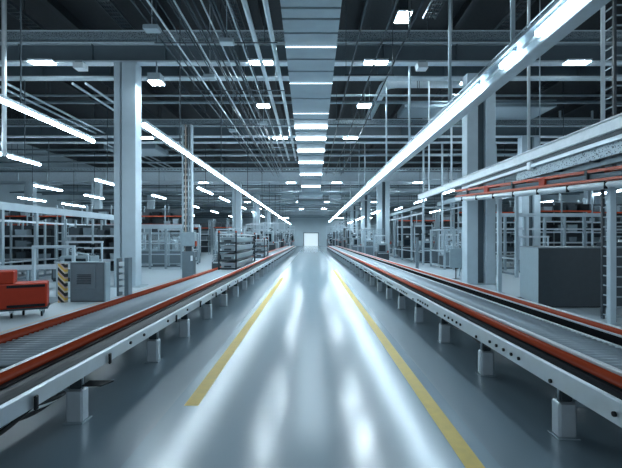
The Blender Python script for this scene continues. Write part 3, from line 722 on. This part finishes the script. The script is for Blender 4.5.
def rack(x, y, w, n, label, seed, rz=0, hs=.62, orange=(1,), cols=4, fill=True):
    r = random.Random(seed)
    o = empty('storage_rack', (x, y, 0), label, 'rack', 'storage racks in the background', rz)
    H = n * hs + .5; d = .9
    MB().box(-w / 2, w / 2, d, d + .02, .2, H - .3).build('dark_backing', 'cabdark', o)  # added dark sheet, gives contrast between the uprights
    for sx in (-w / 2, 0, w / 2):
        for yy in (0, d): MB().box(sx - .045, sx + .045, yy - .04, yy + .04, 0, H).build('upright', 'steel', o)
    for k in range(n):
        z = .22 + k * hs
        s_ = MB().box(-w / 2, w / 2, .02, d - .02, z, z + .04).build('shelf', 'board', o)
        MB().box(-w / 2 + .04, w / 2 - .04, -.035, .01, z - .03, z + .07).build('beam', 'orange' if k in orange else 'rail', s_)
    c_, s2 = math.cos(rz), math.sin(rz)
    if fill:
        for k in range(n):
            z = .26 + k * hs; cnt = 0
            for j in range(cols):
                if r.random() < .08: continue
                bw = w / cols * r.uniform(.55, .8); bh = hs * r.uniform(.4, .72); bd = .6
                lx = -w / 2 + w * (j + .5) / cols; ly = .1
                if abs(lx) < bw / 2 + .05: lx += .12
                gx, gy = x + lx * c_ - ly * s2, y + lx * s2 + ly * c_
                mt = r.choice(['cab', 'cabdark', 'cab', 'dark', 'steel', 'black', 'dark', 'cablight'])
                cn = {'cab': 'grey', 'cabdark': 'dark', 'cablight': 'pale', 'dark': 'dark', 'steel': 'grey', 'black': 'black', 'white': 'white'}[mt]
                b_ = MB(); b_.prism([(-bw / 2 + .03, 0), (bw / 2 - .03, 0), (bw / 2, bh), (bw / 2 - .025, bh), (bw / 2 - .05, .03), (-bw / 2 + .05, .03), (-bw / 2 + .025, bh), (-bw / 2, bh)], 0, bd)
                b_.box(-bw / 2 + .03, bw / 2 - .03, 0, .02, 0, bh * .97); b_.box(-bw / 2 + .03, bw / 2 - .03, bd - .02, bd, 0, bh * .97)
                q = b_.build('storage_bin', mt); q.location = (gx, gy, z + .001); q.rotation_euler = (0, 0, rz)
                cnt += 1
                tag(q, '%s bin %s from left on %s shelf of %s' % (cn, ORD[cnt - 1], 'top' if k == n - 1 else 'bottom' if k == 0 else ORD[k], label), 'bin', 'bins on the ' + label)
    return o
# left guard structure: long pale lintels on posts
def gallery(x0, y0, x1, y1, z, th, n, label, low=.9, dbl=.5):
    o = empty('guard_gallery', (x0, y0, 0), label, 'frame', 'post and rail galleries')
    a = Vector((0, 0, 0)); b_ = Vector((x1 - x0, y1 - y0, 0)); d = b_.normalized(); s_ = Vector((-d.y, d.x, 0))
    def br(z0, z1, t, nm, mt):
        vs = [p + s_ * q + Vector((0, 0, zz)) for p in (a, b_) for q in (-t, t) for zz in (z0, z1)]
        MB().add(vs, [(0, 1, 3, 2), (4, 6, 7, 5), (0, 4, 5, 1), (2, 3, 7, 6), (0, 2, 6, 4), (1, 5, 7, 3)]).build(nm, mt, o)
    br(z, z + th, .08, 'top_rail', 'column'); br(z - dbl, z - dbl + .09, .05, 'middle_rail', 'rail'); br(low, low + .07, .04, 'lower_rail', 'rail'); br(.1, .2, .04, 'bottom_rail', 'cab')
    for i in range(n + 1):
        p = a.lerp(b_, i / n)
        MB().box(p.x - .07, p.x + .07, p.y - .07, p.y + .07, 0, z).build('post', 'steel', o)
    return o
gallery(-13.2, 15.5, -13.2, 31, 3.2, .34, 7, 'pale post and rail gallery at far left behind the red trolley')
gallery(-19.0, 17.5, -13.3, 17.5, 3.2, .3, 5, 'pale crosswise gallery at the extreme left')
gallery(-11.5, 27, -8.4, 27, 2.6, .15, 3, 'low pale fence between left column and slotted mast', dbl=1.0)
gallery(-19.5, 33.5, -9, 33.5, 2.9, .2, 7, 'pale fence with many posts in front of the orange racks', dbl=.6)
gallery(8.3, 30.7, 8.3, 52, 4.3, .22, 6, 'tall pale guard gallery along the right conveyor')
gallery(10.7, 25.5, 18, 25.5, 3.3, .22, 6, 'pale crosswise gallery behind the dark enclosure', dbl=.8)
gallery(10.4, 21, 10.4, 34, 4.6, .3, 4, 'pale lengthwise gallery right of the double flanged column')
# tall thin window frame wall on the upper right
o = empty('tall_frame', (15, 31, 0), 'tall dark grid of thin posts behind the upper right rail', 'frame')
for x in (-6.6, -5.2, -3.4, -1.2, 1.2, 3.6, 6): MB().box(x - .06, x + .06, -.06, .06, 0, 11.5).build('post', 'column', o)
for z in (4.2, 6.3, 8.2, 10.9): MB().box(-6.6, 6, -.05, .05, z, z + .1).build('cross_rail', 'steel', o)
# racks with orange beams, left
lab = []
k = 0
for (x, y, w, n) in ((-27.5, 37, 4.4, 6), (-22.6, 37, 4.4, 6), (-17.8, 37, 4.4, 6), (-13.0, 37, 4.4, 6), (-9.6, 47.5, 3.2, 5), (-14.5, 50, 4.4, 5), (-19.5, 50, 4.4, 5), (-25, 50, 4.4, 5)):
    rack(x, y, w, n, ['outermost','second outermost','third outermost','innermost','innermost','second innermost','third innermost','outermost'][k] + (' front left rack' if k < 4 else ' rear left rack'), 20 + k, orange=(4, 5) if k < 4 else (4,), cols=5 if k < 4 else 3, fill=k < 6, hs=.74); k += 1
rack(-15.9, 22, 3.6, 4, 'near left rack behind the gallery', 41, cols=4, orange=()) 
rack(-11.3, 21.5, 2.8, 4, 'near rack left of the big column', 42, cols=4, orange=())
rack(-19.5, 24.5, 3.2, 4, 'rack at the extreme left edge', 43, cols=3, orange=(3,))
k = 0
for (x, y, w, n) in ((12.75, 30, 4.2, 6), (17.2, 28.5, 4.2, 6), (22, 30, 4.2, 6), (11.2, 44, 4, 6), (16, 44, 4.2, 6), (21, 44, 4.2, 6), (26, 44, 4, 6)):
    rack(x, y, w, n, ['innermost','middle','outermost','innermost','second innermost','third innermost','outermost'][k] + (' front right rack' if k < 3 else ' rear right rack'), 60 + k, orange=(5,), cols=5 if k < 3 else 3, fill=k < 5, hs=.72); k += 1
rack(10.0, 36.5, 1.8, 4, 'narrow rack inside the right gallery', 71, cols=2, orange=(2,), hs=.7)
# guard cells and machines
guard_cell(-12.6, -8.6, 29, 31.5, 2.4, 'glazed guard cell between the big left column and the mast')
guard_cell(-6.9, -4.9, 30, 34, 2.5, 'glazed guard cell just behind the left tray rack', 2)
guard_cell(8.5, 10.2, 26.4, 29.4, 2.6, 'glazed guard cell behind the blank board on the right')
guard_cell(5.2, 6.9, 40, 46, 2.9, 'glazed guard cell beside the far part of the right conveyor', 2)
k = 0
desc = 'machine on the %s side, %s from the front'
L = [(-16.5, 19.3, 2.0, 1.2, 1.7), (-11, 19, 1.8, 1.2, 1.3), (-10.6, 30, 1.8, 1.2, 1.9), (-7.6, 35.5, 1.5, 1.2, 2.0), (-5.8, 31, 1.3, 1.5, 2.0), (-13, 43, 2.2, 2, 2.4), (-8.6, 54, 2.0, 2, 2.6), (-9.5, 64, 2.2, 2, 2.8), (-5.1, 23.6, 1.1, 1.5, 1.3)]
rq = random.Random(11)
for q in range(19): L.append((-5.4 + max(0, q - 9) * .13 + rq.uniform(-.3, .3), 37 + q * 3.1, rq.uniform(1.0, 1.7), rq.uniform(1.2, 2.0), rq.uniform(1.5, 3.4 + q * .06)))
for q in range(7): L.append((-9.6 + rq.uniform(-1.2, .6), 70 + q * 4, 2.2, 2, rq.uniform(2.2, 3.6)))
L.sort(key=lambda t: t[1])
for x, y, w, d, h in L:
    machine(x, y, w, d, h, 'pale production ' + desc % ('left', ordn(k)), 100 + k, 'left side machines'); k += 1
k = 0
R_ = [(9.35, 27, 1.3, 1.2, 1.6), (9.35, 33, 1.6, 1.6, 2.2), (6.0, 34.5, 1.0, 1.4, 1.6), (6.0, 42, 1.2, 1.6, 2.2), (9.6, 41, 1.6, 1.4, 2.3), (9.6, 54, 2, 2, 2.8), (9.5, 63, 2, 2, 2.5), (12.9, 23.0, 1.8, 1.1, 1.5), (17, 22.5, 2, 1.2, 1.8)]
for q in range(15): R_.append((5.6 - max(0, q - 5) * .13 + rq.uniform(-.3, .3), 49 + q * 3.1, rq.uniform(1.0, 1.7), rq.uniform(1.2, 2.0), rq.uniform(1.5, 3.6 + q * .06)))
for q in range(7): R_.append((9.6 + rq.uniform(-.6, 1.2), 70 + q * 4, 2.2, 2, rq.uniform(2.2, 3.6)))
R_.sort(key=lambda t: t[1])
for x, y, w, d, h in R_:
    machine(x, y, w, d, h, 'pale production ' + desc % ('right', ordn(k)), 200 + k, 'right side machines'); k += 1
# low side conveyors behind the left portal
def side_line(x0, y0, x1, y1, z, label):
    o = empty('belt_conveyor', (x0, y0, 0), label, 'conveyor', 'low side conveyors')
    b_ = Vector((x1 - x0, y1 - y0, 0)); d = b_.normalized(); s_ = Vector((-d.y, d.x, 0))
    def br(q0, q1, z0, z1, nm, mt):
        vs = [p + s_ * q + Vector((0, 0, zz)) for p in (Vector(), b_) for q in (q0, q1) for zz in (z0, z1)]
        MB().add(vs, [(0, 1, 3, 2), (4, 6, 7, 5), (0, 4, 5, 1), (2, 3, 7, 6), (0, 2, 6, 4), (1, 5, 7, 3)]).build(nm, mt, o)
    br(-.4, -.34, z - .15, z, 'side_rail', 'rail'); br(.34, .4, z - .15, z, 'side_rail', 'rail'); br(-.34, .34, z - .06, z - .03, 'belt', 'belt')
    n = max(2, int(b_.length / 1.8))
    for i in range(n + 1):
        for q in (-.37, .37):
            p = b_ * ((i + .1) / (n + .2)) + s_ * q
            MB().box(p.x - .03, p.x + .03, p.y - .03, p.y + .03, 0, z - .15).build('leg', 'steel', o)
side_line(-14.6, 14.0, -8.9, 17.0, .95, 'low pale belt conveyor running behind the portal frame')
side_line(-12.9, 12.6, -10.3, 14.5, .7, 'lower belt conveyor section behind the red trolley')
side_line(7.9, 21.4, 9.9, 22.8, .9, 'short belt conveyor beside the double flanged column')

# ------------------------------------------------------------------ world, camera
w = bpy.data.worlds.new('rear_fill'); S.world = w; w.use_nodes = True  # added soft fill, enters where the rear wall is left out
w.node_tree.nodes['Background'].inputs[0].default_value = (0.62, 0.78, 0.9, 1)
w.node_tree.nodes['Background'].inputs[1].default_value = 0.5
cd = bpy.data.cameras.new('camera'); cam = bpy.data.objects.new('camera', cd); COL.objects.link(cam)
cam.location = (0, 0, 2); cam.rotation_euler = (PI / 2, 0, 0)
cd.sensor_width = 36; cd.lens = F / 622 * 36; cd.shift_y = 4 / 622; cd.clip_end = 400
S.camera = cam
S.view_settings.view_transform = 'Standard'; S.view_settings.look = 'None'; S.view_settings.gamma = 1
S.view_settings.exposure = 0.55
